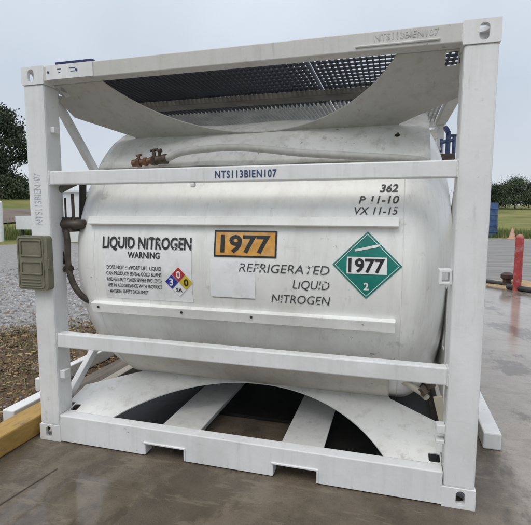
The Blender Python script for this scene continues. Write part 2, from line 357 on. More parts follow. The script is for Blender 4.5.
# saw-cut joint in the slab (a narrow dark sheet)
m = MB(); 
for a, b_ in (((.41, -.30), (.24, -1.6)),):
    a = Vector(a); b_ = Vector(b_); d = (b_ - a).normalized(); q = Vector((-d.y, d.x)) * .0035
    m.add([(a.x - q.x, a.y - q.y, .004), (a.x + q.x, a.y + q.y, .004), (b_.x + q.x, b_.y + q.y, .004), (b_.x - q.x, b_.y - q.y, .004)], [(0, 1, 2, 3)])
structure(m.build('pavement_joint', mat('joint_dirt', (.045, .036, .028), .8)))

# ================================================================== THE TANK CONTAINER
root = empty('tank_container', (W / 2, D / 2, 0), 'white steel framed liquid nitrogen tank container standing on wet concrete', 'tank container')
PW, PD = .168, .15      # post width, depth
def casting(x_out, y_out, z_out, dx, dy, dz, parent):
    """hollow corner casting; dx, dy, dz point into the frame"""
    a, b_, c = .182, .165, .12; m = MB(); th = .022
    X = lambda u: x_out + dx * u; Y = lambda u: y_out + dy * u; Z = lambda u: z_out + dz * u
    m.plate(rrect(0, a, 0, c, .004), [slot(a * .44, c * .52, .05, .088)], lambda u, v, d: (X(u), Y(d), Z(v)), th)
    m.plate([(th, 0), (b_, 0), (b_, c), (th, c)], [slot(b_ * .5, c * .52, .05, .088)], lambda u, v, d: (X(d), Y(u), Z(v)), th)
    m.plate([(th, th), (a, th), (a, b_), (th, b_)], [circ(a * .5, b_ * .5, .045)], lambda u, v, d: (X(u), Y(v), Z(d)), th)
    m.plate([(th, th), (a, th), (a, b_), (th, b_)], [], lambda u, v, d: (X(u), Y(v), Z(c - th + d)), th)
    m.plate([(th, th), (a, th), (a, c - th), (th, c - th)], [], lambda u, v, d: (X(u), Y(b_ - th + d), Z(v)), th)
    m.plate([(th, th), (b_ - th, th), (b_ - th, c - th), (th, c - th)], [], lambda u, v, d: (X(a - th + d), Y(u), Z(v)), th)
    return m.build('corner_casting', FRAME, parent, bevel=.007)
for sx in (0, 1):
    for sy in (0, 1):
        x0 = .006 if sx == 0 else W - .006 - PW; y0 = .006 if sy == 0 else D - .006 - PD
        m = MB(); m.box(x0, x0 + PW, y0, y0 + PD, .118, H - .118)
        post = m.build('corner_post', FRAME, root, bevel=.014)
        for sz in (0, 1):
            casting(sx * W, sy * D, sz * H, 1 - 2 * sx, 1 - 2 * sy, 1 - 2 * sz, post)
XI0, XI1 = .006 + PW, W - .006 - PW       # inner faces of the posts
XC0, XC1 = .18, W - .18                   # inner faces of the castings
def rail_profile(name, y0, y1, z0, z1, x0=XI0, x1=XI1, mt=FRAME, bevel=.008):
    m = MB(); m.box(x0, x1, y0, y1, z0, z1); return m.build(name, mt, root, bevel=bevel)
# front and rear top rails (the front one carries a welded-on strip)
for y0, y1 in ((.004, .10), (D - .10, D - .004)):
    m = MB(); m.box(XC0, XC1, y0, y1, 2.567, 2.666)
    if y0 < 1: m.box(2.26, 2.70, -.005, .006, 2.585, 2.598)
    m.build('top_rail', TOPP, root, bevel=.008)
# bottom rails with fork pocket openings
PK1, PK2 = (.884, 1.176), (1.803, 2.081); PZ = .088
for y0, y1 in ((.004, .092), (D - .092, D - .004)):
    ol = [(XC0, .008), (PK1[0], .008), (PK1[0], PZ), (PK1[1], PZ), (PK1[1], .008), (PK2[0], .008), (PK2[0], PZ), (PK2[1], PZ), (PK2[1], .008), (XC1, .008), (XC1, .203), (XC0, .203)]
    m = MB(); m.plate(ol, [], lambda u, v, d: (u, y0 + d, v), y1 - y0)
    br = m.build('bottom_rail', FRAME, root, bevel=.006)
    if y0 < 1:
        for a, b_ in (PK1, PK2):
            m = MB(); m.box(a - .012, b_ + .012, -.004, .03, PZ + .002, PZ + .014); m.box(b_ + .002, b_ + .013, -.004, .03, .012, PZ + .001); m.build('pocket_flange', FRAME, br, bevel=.003)
# fork pockets: channels running through the frame
for a, b_ in (PK1, PK2):
    m = MB(); m.box(a - .008, b_ + .008, .095, D - .095, PZ + .004, PZ + .018); m.box(a + .03, a + .038, .26, D - .095, .01, PZ + .0035); m.box(b_ - .048, b_ - .04, .26, D - .095, .01, PZ + .0035)
    m.build('fork_pocket', GUSSET, root, bevel=.003)
SHADESH = mat('shade_sheet_black', (.009, .0085, .008), .5, noise_amt=.6, noise_scale=9, bump=.25, bump_scale=9)  # black sheets added on the ground to deepen the shade under the tank
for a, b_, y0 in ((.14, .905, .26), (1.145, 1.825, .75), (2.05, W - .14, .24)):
    m = MB(); m.box(a, b_, y0, 2.33, .005, .014); m.box(a, b_, y0 - .006, y0, .005, .03); m.build('under_tank_shade_sheet', SHADESH, root)
# middle rails across the front and the rear
for y0, y1 in ((.018, .094), (D - .094, D - .018)):
    for z0, z1 in ((.712, .816), (1.876, 1.970)):
        m = MB(); m.box(XI0, XI1, y0, y1, z0, z1)
        if z0 > 1 and y0 < 1: m.box(1.245, 1.275, .02, .05, 1.845, 1.876)
        m.build('cross_rail', FRAME, root, bevel=.008)
# weld beads where the front rails meet posts and castings
def bead(xx, y0, y1, z0, z1, seed):
    q = [(y0, z0), (y0, z1), (y1, z1)] if z0 < 2 else [(y1, z0), (y0, z0), (y0, z1)]
    pts = []
    for (ya, za), (yb, zb) in zip(q, q[1:]):
        k = max(2, int(math.hypot(yb - ya, zb - za) / .006))
        pts += [(xx + .0015 * noise.noise(Vector((seed, i * .9, ya * 9))), ya + (yb - ya) * i / k, za + (zb - za) * i / k) for i in range(k)]
    pts.append((xx, *q[-1])); rr = [.0042 + .0004 * math.sin(i * 1.9) + .0012 * noise.noise(Vector((i * .35, seed, 2))) for i in range(len(pts))]
    m = MB(); m.tube(pts, rr, 8); m.build('weld_bead', GUSSET, root, smooth=50)
for i, (z0, z1) in enumerate(((.712, .816), (1.876, 1.970))):
    for xx in (XI0 + .001, XI1 - .001): bead(xx, .018, .094, z0, z1, i * 3.1 + xx)
for z0, z1, y0 in ((2.569, 2.664, .006), (.010, .203, .006)):
    for xx in (XC0 + .003, XC1 - .003): bead(xx, y0, .09, z0, z1, z0 + xx)
# side rails
for x0, x1 in ((.02, .11), (W - .11, W - .02)):
    for z0, z1 in ((.05, .195), (2.575, 2.655)):
        m = MB(); m.box(x0, x1, .166, D - .166, z0, z1); m.build('side_rail', TOPP if z0 > 1 else RAILB, root, bevel=.006)
    m = MB(); m.box(x0 + .01, x1 - .01, 2.30, 2.40, .196, 2.574); m.build('middle_post', FRAME, root, bevel=.006)
# inner cross beams carrying the tank's rear side
for z0, z1 in ((.105 + .004, .203), (2.567, 2.655)):
    m = MB(); m.box(.112, W - .112, 2.34, 2.42, z0 + .0, z1); m.build('cross_beam', FRAME, root, bevel=.006)
# side bracing
for x in (.065, W - .065):
    m = MB(); m.bar((x, .17, 2.60), (x, 2.29, .22), .05, .06, (1, 0, 0)); m.build('brace', FRAME, root, bevel=.005)
    m = MB(); m.bar((x - .02 if x > 1 else x + .0, .19, .20), (x - .02 if x > 1 else x, 1.02, .89), .05, .06); m.build('brace', FRAME, root, bevel=.005)
# gusset plates between rails and shell, with round cut-outs
def gusset(top, rear):
    if top: p0, p1 = Vector((.1, 2.563)), Vector((.665, 2.256))
    else: p0, p1 = Vector((.094, .2)), Vector((.672, .372))
    e_ = (p1 - p0); ln = e_.length; e_.normalize(); nn = Vector((-e_.y, e_.x)) * (-1 if not top else 1)
    R_ = (.955 ** 2 + (.93 * ln) ** 2) / (2 * .93 * ln); cy_ = .93 * ln - R_; cx_ = W / 2 + .03
    arc = []
    a1 = math.asin(min(1, .955 / R_)); 
    for i in range(33):
        a = -a1 + 2 * a1 * i / 32; arc.append((cx_ + R_ * math.sin(a), cy_ + R_ * math.cos(a)))
    arc = [(x, max(y, 0.0)) for x, y in arc]
    k = ln
    ol = [(.176, 0), (.176, .16 * k), (.115, .16 * k), (.115, .50 * k), (.49, .91 * k), (.50, k), (W - .50, k), (W - .48, .91 * k), (W - .115, .54 * k), (W - .115, .16 * k), (W - .176, .16 * k), (W - .176, 0)]
    ol = ol + arc[::-1]
    hv = (.012, .118) if top else (.012, .082)
    hw = [rrect(.184, .240, *hv, .012), rrect(W - .248, W - .182, *hv, .012)]
    def fn(u, v, d):
        q = p0 + e_ * v + nn * d; y = q.x if not rear else 2.438 - q.x; return (u, y, q.y)
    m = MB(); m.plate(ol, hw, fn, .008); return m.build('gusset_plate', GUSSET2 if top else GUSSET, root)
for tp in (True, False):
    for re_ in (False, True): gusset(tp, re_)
# saddle plates wrapped on the shell where the gussets land
def saddle(name, a0, a1, x0, x1, off, mt, seed, dent):
    NX, NA_ = 60, 16; vs = []
    for i in range(NX + 1):
        for j in range(NA_ + 1):
            x = x0 + (x1 - x0) * i / NX; a = math.radians(a0 + (a1 - a0) * j / NA_)
            q = off + dent * noise.noise(Vector((x * 2.2 + seed, a * 4.5, seed))) + .5 * dent * noise.noise(Vector((x * 6 + seed, a * 11, seed)))
            vs.append((x, 1.219 - (1.1 + q) * math.cos(a), 1.32 + (1.1 + q) * math.sin(a)))
    k = len(vs); NJ = NA_ + 1
    fs = [(i * NJ + j, (i + 1) * NJ + j, (i + 1) * NJ + j + 1, i * NJ + j + 1) for i in range(NX) for j in range(NA_)]
    m = MB(); m.add(vs, fs); o = m.build(name, mt, root, smooth=50, recalc=False)
    sd_ = o.modifiers.new('thickness', 'SOLIDIFY'); sd_.thickness = .010; sd_.offset = -1 if False else 1
    return o
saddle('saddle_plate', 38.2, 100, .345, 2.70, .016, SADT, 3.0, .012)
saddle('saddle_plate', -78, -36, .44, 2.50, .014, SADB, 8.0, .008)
# perforated side bracket, right, between head and post
m = MB(); m.plate([(.44, 1.24), (.41, .45), (1.20, .45)], [[(.50, .92), (.49, .78), (.62, .78)], [(.50, .70), (.50, .56), (.82, .56)]], lambda u, v, d: (2.842 + d, u, v), .01); m.build('side_bracket', GUSSET, root)
# patch plate welded on the lower gusset, right
# small lugs on the posts
for x0, x1, z0, z1, y0 in ((XI0, XI0 + .035, 2.235, 2.275, .05), (XI0, XI0 + .045, .475, .535, .03), (XI1 - .05, XI1, .425, .475, .02), (XI1 - .05, XI1, .362, .385, .02)):
    m = MB(); m.box(x0 + .001, x1 - .001, y0, y0 + .06, z0, z1); m.build('lug', FRAME, root, bevel=.004)
m = MB(); m.plate([(XI1 - .068, 1.288), (XI1 - .001, 1.288), (XI1 - .001, 1.372), (XI1 - .068, 1.372)], [rrect(XI1 - .054, XI1 - .014, 1.303, 1.357, .005)], lambda u, v, d: (u, .03 + d, v), .10)
m.build('lashing_tube', FRAME, root, bevel=.003)

# the pressure tank
CY, CZ, R = 1.219, 1.32, 1.1; TX0, TX1 = .425, 2.566; DL, DR = .455, .36
m = MB(); prof = []
for i in range(25):
    a = math.pi / 2 * i / 24; rr = R * math.sin(a) ** .85; xx = (1 - (rr / R) ** 2.25) ** (1 / 2.02) if rr < R else 0
    prof.append((TX0 - DL * xx, max(rr, .0008)))
right_p = [(TX1 + (TX0 - x) * DR / DL, r) for x, r in prof[::-1]]
prof = prof + [(TX0 + (TX1 - TX0) * i / 12, R) for i in range(1, 12)] + right_p
NS = 128; vs_ = []; fs_ = []
for x, r in prof:
    for k in range(NS): a = 2 * math.pi * k / NS; vs_.append((x, CY + r * math.cos(a), CZ + r * math.sin(a)))
for i in range(len(prof) - 1):
    for k in range(NS): fs_.append((i * NS + k, i * NS + (k + 1) % NS, (i + 1) * NS + (k + 1) % NS, (i + 1) * NS + k))
fs_ += [tuple(range(NS)), tuple((len(prof) - 1) * NS + k for k in range(NS))]
m.add(vs_, fs_)
for sx_ in (2.552, .438):      # weld seams of the heads
    ring = []; n_ = 128
    for k in range(n_):
        a = 2 * math.pi * k / n_
        for du, dr in ((-.006, -.002), (0, .0035), (.006, -.002)): ring.append((sx_ + du, CY + (R + dr) * math.cos(a), CZ + (R + dr) * math.sin(a)))
    m.add(ring, [(3 * k + j, 3 * ((k + 1) % n_) + j, 3 * ((k + 1) % n_) + j + 1, 3 * k + j + 1) for k in range(n_) for j in (0, 1)])
tank = m.build('tank', TANK, root, smooth=35)
def surf(x, s, z0, off):
    a = math.asin((z0 - CZ) / R) + s / R
    return (x, CY - (R + off) * math.cos(a), CZ + (R + off) * math.sin(a))
# horizontal rub strips
for z0, z1 in ((1.595, 1.650), (.975, 1.047)):
    m = MB(); zc = (z0 + z1) / 2; hh = (z1 - z0) / 2; x0, x1 = .40, 2.525
    q = [surf(0, -hh, zc, -.004), surf(0, -hh, zc, .042), surf(0, hh, zc, .042), surf(0, hh, zc, -.004)]
    m.add([(x0, a[1], a[2]) for a in q] + [(x1, a[1], a[2]) for a in q], [(0, 1, 2, 3), (7, 6, 5, 4)] + [(i, i + 4, (i + 1) % 4 + 4, (i + 1) % 4) for i in range(4)])
    m.build('rub_strip', STRIP, tank, bevel=.004)
for x in (.46, 1.12, 1.62):
    m = MB(); m.tube([surf(x, .0, 1.02, .040), surf(x, .0, 1.02, .048)], .009, 8); m.build('bolt', BRONZE, tank)
# boss on the top right of the shell
m = MB(); a = math.radians(50)
def rad(x, ang, o): return (x, CY - (R + o) * math.cos(ang), CZ + (R + o) * math.sin(ang))
m.tube([rad(2.50, a, .01), rad(2.50, a, .036)], .018, 12); m.tube([rad(2.50, a, .036), rad(2.505, a, .05)], .008, 10)
m.build('boss', BRONZE, tank)

# ---- decals
class Decal(MB):
    def rect(s, x0, x1, z0, z1, off, zr):
        n_ = 12; vs = []
        for i in range(n_ + 1):
            sv = (z0 + (z1 - z0) * i / n_) - zr
            for x in (x0, x1): vs.append(surf(x, sv, zr, off))
        s.add(vs, [(2 * i, 2 * i + 1, 2 * i + 3, 2 * i + 2) for i in range(n_)])
    def diamond(s, cx, zc, h, off, u0=-1, u1=1, v0=-1, v1=1, n_=8):
        vs = []
        for i in range(n_ + 1):
            for j in range(n_ + 1):
                u = u0 + (u1 - u0) * i / n_; v = v0 + (v1 - v0) * j / n_
                vs.append(surf(cx + (u - v) * h / 2, (u + v) * h / 2, zc, off))
        s.add(vs, [(i * (n_ + 1) + j, (i + 1) * (n_ + 1) + j, (i + 1) * (n_ + 1) + j + 1, i * (n_ + 1) + j + 1) for i in range(n_) for j in range(n_)])
    def text(s, body, x, z, size, off, zr=None, **kw):
        vs, fs = text_tris(body, size, **kw); zr = z if zr is None else zr
        s.add([surf(x + a, (z - zr) + b_, zr, off) for a, b_ in vs], fs)
def fit(d, body, x0, x1, z, cap, off, **kw):
    """text of cap height `cap` squeezed or stretched to run from x0 to x1"""
    size = cap / .70; vs, fs = text_tris(body, size, **kw); a = min(v[0] for v in vs); b_ = max(v[0] for v in vs); k = (x1 - x0) / (b_ - a)
    d.add([surf(x0 + (v[0] - a) * k, v[1], z, off) for v in vs], fs)
# warning sticker
d = Decal(); d.rect(.52, 1.20, 1.075, 1.455, .0020, 1.3)
d.cur = 1; fit(d, 'WARNING', .715, .965, 1.372, .042, .0045, bold=.0016)
lines = [('DOES NOT SUPPORT LIFE. LIQUID', .545, .975), ('CAN PRODUCE SEVERE COLD BURNS', .54, .975), ('AND GAS MAY CAUSE SEVERE FROSTBITE', .54, .975), ('USE IN ACCORDANCE WITH PRODUCT', .545, .975), ('MATERIAL SAFETY DATA SHEET', .555, .865)]
d.cur = 2
for i, (s_, a, b_) in enumerate(lines): fit(d, s_, a, b_, 1.290 - i * .043, .026, .0045, bold=.0007)
d.build('warning_sticker', [DECALW, BLACKINK, WORN2], tank, recalc=False)
d = Decal(); fit(d, 'LIQUID NITROGEN', .512, 1.200, 1.437, .080, .0055, bold=.003); d.build('lettering', WORN, tank, recalc=False)['label'] = 'peeling black LIQUID NITROGEN lettering'
# hazard diamond
d = Decal(); cx, zc, h = 1.105, 1.217, .105
for mi, (u0, u1, v0, v1) in enumerate(((.03, .97, .03, .97), (-.97, -.03, .03, .97), (.03, .97, -.97, -.03), (-.97, -.03, -.97, -.03))):
    d.cur = mi; d.diamond(cx, zc, h, .0065, u0, u1, v0, v1)
d.cur = 4
for s_, x, z in (('0', cx, zc + .052), ('3', cx - .055, zc), ('0', cx + .055, zc)):
    d.cur = 5 if x == cx + .055 else 4; d.text(s_, x, z - .024, .068, .0085, align='CENTER', bold=.002)
d.cur = 5; d.text('SA', cx, zc - .068, .040, .0085, align='CENTER', bold=.001)
d.build('hazard_diamond', [NRED, NBLUE, NYEL, DECALW, DECALW, BLACKINK], tank, recalc=False)['label'] = 'small four colour hazard diamond reading 3 0 0 SA'
# orange number plate
d = Decal(); d.rect(1.362, 1.788, 1.397, 1.572, .003, 1.484); d.cur = 1; d.rect(1.374, 1.776, 1.409, 1.560, .0050, 1.484); d.cur = 0
fit(d, '1977', 1.408, 1.745, 1.431, .108, .007, bold=.0045); d.build('number_placard', [BLACKINK, ORANGE], tank, recalc=False)['label'] = 'orange placard reading 1977'
# blank faded sticker; a dark strip paints its lower edge shadow
d = Decal(); d.rect(1.335, 1.645, 1.128, 1.385, .0022, 1.25); d.cur = 1; d.rect(1.345, 1.64, 1.122, 1.127, .0025, 1.25); d.build('blank_sticker', [DECALW, mat('sticker_edge_shadow', (.25, .24, .22), .7)], tank, recalc=False)
# painted words on the right
for tx, xa, xb, z in (('REFRIGERATED', 1.537, 2.126, 1.305), ('LIQUID', 1.893, 2.126, 1.210), ('NITROGEN', 1.752, 2.132, 1.112)):
    d = Decal(); fit(d, tx, xa, xb, z, .056, .003, shear=.2); d.build('lettering', WORN2, tank, recalc=False)['label'] = 'grey italic lettering ' + tx
INSP = worn_ink('worn_black_ink_marks', (.03, .03, .032), (.76, .76, .74), .60, .64, 26)
for tx, xa, xb, z, c_, bo in (('362', 2.408, 2.515, 1.812, .052, .002), ('P 11-10', 2.285, 2.522, 1.742, .050, .0008), ('VX 11-15', 2.262, 2.518, 1.675, .048, .0004)):
    d = Decal(); fit(d, tx, xa, xb, z, c_, .003, shear=.2, bold=bo); d.build('lettering', INSP, tank, recalc=False)['label'] = 'worn black inspection mark ' + tx
# green gas placard
d = Decal(); cx, zc, h = 2.347, 1.372, .205
d.cur = 0; d.diamond(cx, zc, h, .003); d.cur = 1
for u0, u1, v0, v1 in ((-.93, .93, .905, .93), (-.93, .93, -.93, -.905), (.905, .93, -.93, .93), (-.93, -.905, -.93, .93)): d.diamond(cx, zc, h, .0052, u0, u1, v0, v1)
d.rect(cx - .118, cx + .118, zc - .052, zc + .05, .0060, zc)
vs, fs = [], []
cyl_ = [(-.075, .094), (-.07, .082), (.055, .108), (.075, .120), (.077, .127), (.05, .124)]
d.add([surf(cx + a, b_, zc, .0055) for a, b_ in cyl_], [tuple(range(len(cyl_)))])
d.text('2', cx, zc - .148, .062, .0055, align='CENTER', bold=.002)
d.cur = 2; fit(d, '1977', cx - .108, cx + .106, zc - .040, .080, .008, bold=.0035)
d.build('gas_placard', [GREEN, DECALW, BLACKINK], tank, recalc=False)['label'] = 'green diamond placard reading 1977 and 2'
# stencilled identification on the frame
def flat_text(body, fn, cap, bold, mt, name='lettering', length=None, label=None, **kw):
    vs, fs = text_tris(body, cap / .7, bold=bold, **kw); a = min(v[0] for v in vs); b_ = max(v[0] for v in vs); k = 1 if length is None else length / (b_ - a)
    m = MB(); m.add([fn((v[0] - a) * k, v[1]) for v in vs], fs); o = m.build(name, mt, root, recalc=False)
    if label: o['label'] = label
ID = 'NTS113BIEN107'
flat_text(ID, lambda u, v: (1.418 + u, .0155, 1.899 + v), .044, .0014, BLUEINK, length=.395, label='blue identification number across the middle rail', spacing=1.15)
flat_text(ID, lambda u, v: (.112 - v, .0035, 1.60 + u), .06, .0005, FADEB, length=.36, label='faded blue identification number up the left post')
flat_text(ID, lambda u, v: (2.36 + u, .0015, 2.613 + v), .036, .0005, FADEG, length=.33, label='faded grey identification number on the top rail')

# plate folded over the top rail, left, with a blue edge
m = MB(); m.box(.208, .575, -.003, .003, 2.572, 2.664); m.cur = 1; m.box(.285, .572, .001, .03, 2.667, 2.681); m.cur = 2
for x, w_ in ((.30, .03), (.36, .0), (.395, .05), (.455, .0)):
    if w_: m.box(x, x + w_, -.0045, -.0031, 2.632, 2.637)
    if w_: m.box(x + .01, x + w_ - .005, -.0045, -.0031, 2.612, 2.616)
for x in (.228, .452): m.tube([(x, -.003, 2.62), (x, -.007, 2.62)], .008, 10)
m.build('label_plate', [FRAME, BLUEEDGE, BLUEINK], root)

# walkway grating on top: panels of bearing bars and cross bars
GZ0, GZ1 = 2.606, 2.650
for x0, x1 in ((.13, 1.939), (1.967, W - .13)):
    for y0, y1 in ((.115, .905), (.925, 1.36), (1.385, 2.33)):
        m = MB(); nb = int((x1 - x0) / .037)
        for i in range(nb + 1): x = x0 + (x1 - x0 - .005) * i / nb; m.box(x, x + .005, y0, y1, GZ0, GZ1)
        nc = int((y1 - y0) / .078)
        for i in range(nc + 1):
            y = y0 + .006 + (y1 - y0 - .022) * i / nc
            m.box(x0 + .007, x1 - .007, y, y + .010, GZ1 - .016, GZ1 - .002)
        m.build('walkway_grating', GRATE if y0 < 1.3 else GRATEW, root, recalc=False)
m = MB(); m.box(.112, W - .112, .83, 1.0, 2.56, 2.604); m.build('grating_beam', BEAMG, root, bevel=.004)

# hose with brass couplings above the middle rail
pts = [(.88, .27, 2.052), (.962, .27, 2.066), (1.093, .265, 2.103), (1.388, .262, 2.119), (1.634, .262, 2.103), (1.902, .265, 2.068), (2.22, .27, 2.040), (2.519, .27, 2.014), (2.64, .28, 1.998), (2.69, .33, 1.985)]
def spline(pts, n_=6):
    P = [Vector(p) for p in pts]; o = []
    for i in range(len(P) - 1):
        a, b_, c, d_ = P[max(i - 1, 0)], P[i], P[i + 1], P[min(i + 2, len(P) - 1)]
        for j in range(n_):
            t_ = j / n_; o.append(.5 * ((2 * b_) + (c - a) * t_ + (2 * a - 5 * b_ + 4 * c - d_) * t_ ** 2 + (3 * b_ - a - 3 * c + d_) * t_ ** 3))
    return o + [P[-1]]
m = MB(); m.tube(spline(pts), .024, 16); hose = m.build('hose', HOSE, root, smooth=40)
m = MB(); A = lambda x: (x, .268, 2.035 + (x - .68) * .09)
m.tube([A(.685), A(.72)], .026, 14); m.tube([A(.72), A(.745)], .033, 6); m.tube([A(.745), A(.775)], .022, 14); m.tube([A(.775), A(.80)], .031, 6); m.tube([A(.80), A(.83)], .024, 14); m.tube([A(.83), A(.845)], .029, 14)
m.tube([(.733, .268, 2.04), (.733, .268, 2.092)], .010, 8); m.tube([(.715, .268, 2.088), (.752, .268, 2.094)], .009, 8)
m.build('brass_coupling', BRASS, hose, smooth=40)
m = MB(); m.tube([A(.846), A(.872)], .036, 6); m.tube([A(.872), A(.93)], .031, 14); m.tube([A(.93), A(.955)], .035, 14)
m.tube([(.86, .266, 2.07), (.855, .262, 2.125)], .012, 8); m.tube([(.83, .262, 2.118), (.885, .266, 2.128)], .010, 8); m.tube([(.90, .262, 2.07), (.905, .258, 2.112)], .013, 8); m.tube([(.893, .258, 2.112), (.92, .258, 2.118)], .014, 8)
m.build('valve', BRONZE, hose, smooth=40)
# pipework at the left head of the tank
def pipe(name, pts, r, mt=PIPED, bx=None):
    m = MB(); m.tube(spline(pts, 5), r, 12)
    if bx:
        for q in bx: m.box(*q)
    return m.build(name, mt, root, smooth=40)
pipe('pipe', [(.205, .13, 1.56), (.212, .13, 1.45), (.208, .13, 1.33), (.225, .13, 1.22), (.265, .14, 1.12), (.32, .18, 1.04), (.37, .30, .98)], .022)
pipe('manifold', [(.10, .14, 1.60), (.22, .14, 1.60), (.31, .16, 1.60), (.33, .30, 1.60)], .034, bx=[(.135, .255, .125, .215, 1.545, 1.65)])
pipe('pipe', [(.272, .13, 1.60), (.272, .13, 1.70), (.27, .13, 1.82)], .011)
pipe('pipe', [(.19, .15, 1.62), (.19, .15, 1.72), (.19, .15, 1.79)], .007)
pipe('pipe', [(.05, .13, 1.76), (.13, .135, 1.83), (.26, .14, 1.89), (.42, .16, 1.95)], .026, mat('grey_pipe', (.14, .14, .135), .5, .2, noise_amt=.3))
pipe('pipe', [(.232, .30, 1.93), (.215, .30, 1.6), (.208, .30, 1.30)], .026, mat('black_pipe', (.02, .018, .016), .5))
m = MB(); m.tube([(.165, .13, 1.36), (.21, .13, 1.33)], .012, 8); m.tube([(.16, .13, 1.40), (.165, .13, 1.31)], .016, 8); m.tube([(.175, .13, 1.27), (.24, .13, 1.28)], .022, 8); m.build('valve', BRONZE, root, smooth=40)
# pipework at the bottom right
pipe('drain_pipe', [(2.47, .50, .62), (2.58, .46, .56), (2.70, .42, .51), (2.745, .42, .47)], .022, mat('drain_pipe_paint', (.42, .39, .33), .5))
m = MB(); m.tube([(2.66, .44, .60), (2.70, .43, .64)], .035, 10); m.tube([(2.73, .42, .62), (2.77, .40, .55)], .03, 10); m.tube([(2.70, .43, .53), (2.74, .41, .50)], .034, 6); m.build('valve', BRONZE, root, smooth=40)
m = MB(); m.bar((2.80, .34, .52), (2.85, .31, .335), .03, .055, (0, 1, 0)); m.build('valve_lever', mat('beige_paint', (.46, .42, .33), .5), root, bevel=.004)
# blue valve gear on the roof behind the tank, right
m = MB(); m.box(2.74, W - .02, 1.46, 1.56, 2.135, 2.185); m.build('pipe_tray', PIPED, root, bevel=.004)
m = MB(); m.tube([(2.915, 1.50, 2.186), (2.915, 1.50, 2.37)], .020, 10); m.tube([(2.855, 1.50, 2.28), (2.965, 1.50, 2.30)], .016, 10); m.tube([(2.862, 1.50, 2.20), (2.862, 1.50, 2.31)], .012, 8)
m.tube([(2.885, 1.49, 2.375), (2.91, 1.49, 2.392)], .032, 14); m.tube([(2.962, 1.50, 2.19), (2.962, 1.50, 2.33)], .015, 8); m.tube([(2.93, 1.50, 2.335), (2.985, 1.50, 2.335)], .012, 8)
m.build('blue_valve', mat('worn_blue_enamel', (.055, .085, .19), .45, noise_amt=.5, noise_scale=25), root, smooth=40)
m = MB(); m.tube([(2.70, 1.46, 2.25), (2.79, 1.48, 2.25), (2.85, 1.5, 2.215)], .026, 10); m.build('pipe', HOSE, root, smooth=40)
# unseen closed box added behind the tank to block light from the rear
m = MB(); m.box(.20, W - .20, 2.46, D - .12, .215, 1.95)
m.box(.20, .88, 2.46, 2.50, .01, .214); m.box(1.19, 1.79, 2.46, 2.50, .01, .214); m.box(2.10, W - .20, 2.46, 2.50, .01, .214); blocker = m.build('rear_light_blocker', FRAME, root, bevel=.01)
for x in (.24, 1.52):
    m = MB(); m.box(x, x + 1.22, D - .119, D - .10, .86, 1.84); m.build('blocker_panel', FRAME, blocker, bevel=.006)
# olive document box on the left post
BX0, BX1, BZ0, BZ1 = -.068, .190, 1.140, 1.522
m = MB(); m.plate(rrect(BX0, BX1, BZ0, BZ1, .03, 5), [], lambda u, v, d: (u, -.052 + d, v), .056)
dbx = m.build('document_box', OLIVE, root, bevel=.006); dbx['label'] = 'olive plastic document box fixed to the left post'
m = MB()
for a, b_, c, d_ in ((BX0 + .03, BX1 - .045, 1.375, 1.495), (BX0 + .03, BX1 - .045, 1.248, 1.345)):
    m.plate(rrect(a, b_, c, d_, .01), [rrect(a + .012, b_ - .012, c + .012, d_ - .012, .006)], lambda u, v, d: (u, -.060 + d, v), .009)
for k in range(3): m.box(BX0 + .03, BX1 - .06, -.058, -.051, 1.168 + k * .022, 1.178 + k * .022)
m.plate(rrect(BX0 + .008, BX1 - .03, BZ0 + .012, BZ1 - .010, .024), [rrect(BX0 + .017, BX1 - .039, BZ0 + .021, BZ1 - .019, .018)], lambda u, v, d: (u, -.057 + d, v), .006)
m.build('lid', OLIVE, dbx, bevel=.003)
m = MB(); m.box(BX1 - .02, BX1 + .008, -.05, -.01, 1.29, 1.36); m.build('latch', OLIVE, dbx, bevel=.004)

# ================================================================== THINGS AROUND
# dark weathered plank beside the frame
m = MB(); m.box(-.40, -.12, .62, 2.7, .002, .07)
tag(m.build('plank', mat('weathered_timber', (.13, .11, .09), .9, noise_amt=.5, noise_scale=3, stretch=(8, .6, 8), bump=.3), bevel=.006), 'dark weathered plank lying between white beam and frame, left', 'plank')
# yellow timber kerb
m = MB(); m.box(-.245, -.055, -3.2, .34, .002, .150)
tag(m.build('timber_kerb', YELLOW, bevel=.012), 'weathered yellow painted timber kerb in front of the left post', 'kerb')
# white steel beams beside the frame
def beam(x0, x1, y0, y1, z0, z1, label):
    m = MB(); m.box(x0, x1, y0, y1, z0, z1); tag(m.build('steel_beam', FRAME, bevel=.01), label, 'beam', 'white beams beside the frame')
beam(-.475, -.36, .12, .55, .0, .115, 'short white steel beam on the gravel just behind the yellow kerb')
beam(-.72, -.635, .72, 2.2, .0, .13, 'white steel beam farthest left on the gravel, set back behind the other')
beam(3.165, 3.285, .76, 3.6, .002, .125, 'white steel beam on wet concrete right of the frame')

# dark pipe rail along the pad edge, with a cap post
m = MB(); m.tube([(.6, 13.78, .07), (4.75, 9.19, .07), (5.16, 8.74, .07)], .055, 10); tag(m.build('edge_rail', KERBM, smooth=40), 'long dark pipe rail at the far edge of the wet pad', 'rail')
m = MB(); m.tube([(5.05, 8.55, .06), (5.7, 7.83, .06), (13.4, -.65, .06)], .06, 10); tag(m.build('edge_rail', KERBM, smooth=40), 'dark pipe rail lying past the red bollard, to the right', 'rail')
m = MB(); m.tube([(5.10, 8.86, 0), (5.10, 8.86, .18)], .09, 14); m.tube([(5.10, 8.86, .18), (5.10, 8.86, .22), (5.10, 8.86, .30), (5.10, 8.86, .35)], [.09, .14, .14, .07], 14)
tag(m.build('capped_stub', mat('dark_rusty_iron', (.045, .018, .014), .5, noise_amt=.4), smooth=40), 'short dark capped pipe stub left of the red bollard', 'pipe stub')
